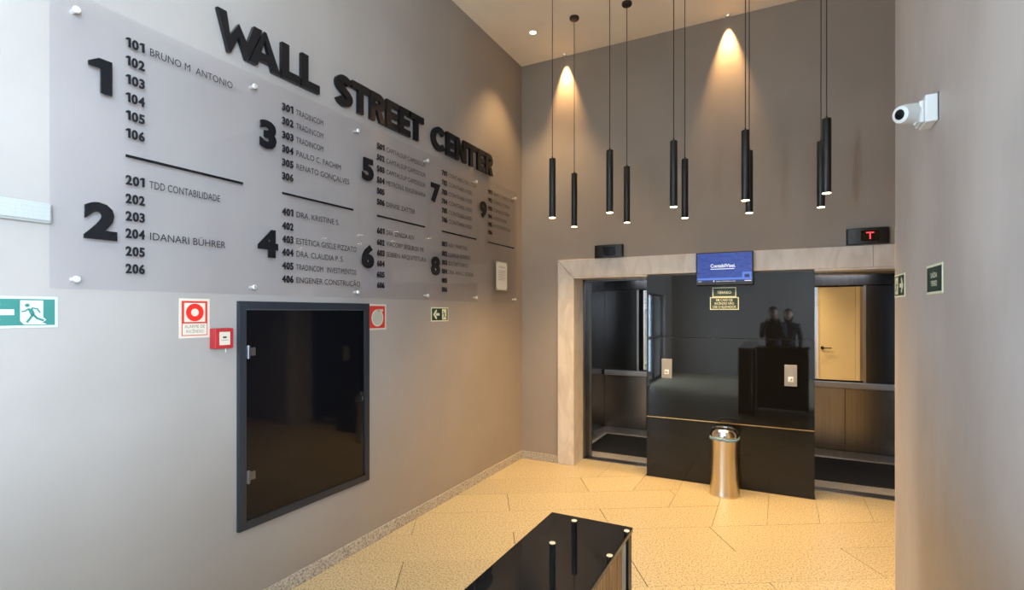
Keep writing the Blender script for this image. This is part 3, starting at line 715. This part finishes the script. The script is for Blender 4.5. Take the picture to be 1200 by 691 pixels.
def build_person(x, y, label, h, raise_, hair_long):
    t, skin, V, E, R, h, hand = person(x, y, label, h, raise_)
    def mk(name, V, E, R, m, sub=2, par=t):
        me = bpy.data.meshes.new(name); me.from_pydata([tuple(c*h for c in v) for v in V], E, [])
        o = link(name, me, m, par)
        mo = o.modifiers.new('skin', 'SKIN')
        bm = bmesh.new(); bm.from_mesh(me); lay = bm.verts.layers.skin.verify()
        for i, v in enumerate(bm.verts):
            r = R[i]; v[lay].radius = (r[0]*h, r[1]*h) if isinstance(r, tuple) else (r*h, r*h); v[lay].use_root = (i == 0)
        bm.to_mesh(me); bm.free(); mo.use_smooth_shade = True
        s = o.modifiers.new('sub', 'SUBSURF'); s.levels = sub; s.render_levels = sub
        return o
    for o in [c for c in t.children]: bpy.data.objects.remove(o)
    mk('body', V, E, R, SHIRT)
    # trousers over the legs
    mk('trousers', [(0,0,.535), (.05,0,.49), (.056,.005,.28), (.055,-.003,.06), (-.05,0,.49), (-.056,.005,.28), (-.055,-.003,.06)], [(0,1),(1,2),(2,3),(0,4),(4,5),(5,6)], [(.088,.060),.058,.042,.034,.058,.042,.034], JEANS)
    for s in (-1, 1):
        mk('shoe', [(s*.055,-.03,.022), (s*.056,.04,.020), (s*.058,.085,.014)], [(0,1),(1,2)], [.022,.024,.014], SHOE)
        hx, hy, hz = s*hand[0], hand[1], hand[2]
        fw = (0, 1, 0) if raise_ else (0, .15, -1)
        pv = [(hx, hy, hz)]; pv.append((hx, hy+fw[1]*.028, hz+fw[2]*.028)); e = [(0,1)]; r = [.015, .018]
        for k in range(4):
            ox = (k-1.5)*.0105; ln = (.026, .032, .029, .022)[k]
            n0 = len(pv); pv.append((hx+ox, hy+fw[1]*.040, hz+fw[2]*.040)); pv.append((hx+ox*1.1, hy+fw[1]*(.040+ln), hz+fw[2]*(.040+ln)+ (.006 if raise_ else 0))); e += [(1, n0), (n0, n0+1)]; r += [.0058, .0048]
        n0 = len(pv); pv.append((hx-s*.020, hy+fw[1]*.020, hz+fw[2]*.020+.006)); pv.append((hx-s*.026, hy+fw[1]*.040, hz+fw[2]*.040+.010)); e += [(0, n0), (n0, n0+1)]; r += [.0062, .0052]
        mk('hand', pv, e, r, SKIN, 1)
    # head with face
    bm = bmesh.new(); bmesh.ops.create_uvsphere(bm, u_segments=28, v_segments=20, radius=1)
    for v in bm.verts:
        c = v.co; zz = c.z; wx = .044*(1-.18*max(0, -zz)); c.x *= wx; c.y *= .054*(1-.10*max(0, -zz)); c.z = zz*.066
        if c.y > 0 and zz < -.2: c.y += .004
    hc = Vector((0, .012, .935))
    for v in bm.verts:
        d = Vector((v.co.x, v.co.z))
        if v.co.y > 0: v.co.y += .014*math.exp(-((v.co.x/.007)**2+((v.co.z+.010)/.012)**2))-.004*math.exp(-(((abs(v.co.x)-.017)/.009)**2+((v.co.z-.004)/.008)**2))
        v.co = (v.co+hc)*h
    obj('head', bm, SKIN, t, smooth=True)
    for s in (-1, 1):
        bm = bmesh.new(); bmesh.ops.create_uvsphere(bm, u_segments=12, v_segments=8, radius=.0065*h, matrix=Matrix.Translation(Vector((s*.017, .058, .938))*h)); obj('eye', bm, WHITE, t, smooth=True)
        bm = bmesh.new(); bmesh.ops.create_uvsphere(bm, u_segments=12, v_segments=8, radius=1, matrix=Matrix.Translation(Vector((s*.045, .008, .934))*h) @ Matrix.Diagonal((.006*h, .012*h, .018*h, 1))); obj('ear', bm, SKIN, t, smooth=True)
    bm = bmesh.new(); bmesh.ops.create_uvsphere(bm, u_segments=12, v_segments=8, radius=1, matrix=Matrix.Translation(Vector((0, .0615, .903))*h) @ Matrix.Diagonal((.014*h, .004*h, .004*h, 1))); obj('mouth', bm, RED, t, smooth=True)
    bm = bmesh.new(); bmesh.ops.create_uvsphere(bm, u_segments=24, v_segments=16, radius=1)
    bmesh.ops.delete(bm, geom=[v for v in bm.verts if v.co.z < (-.95 if hair_long else -.15) or (v.co.y > .25 and v.co.z < .45)], context='VERTS')
    for v in bm.verts: v.co = Vector((v.co.x*.050*h, (v.co.y*.060+.004)*h, (v.co.z*(.071 if v.co.z > 0 else .12)+.938)*h))
    obj('hair', bm, HAIR, t, smooth=True)
    return t
build_person(-.10, -.48, 'person in dark clothes with both hands raised, mirrored in the black cladding', 1.74, True, False)
build_person(.16, -1.08, 'person in dark clothes standing beside the photographer, mirrored in the black cladding', 1.70, False, True)
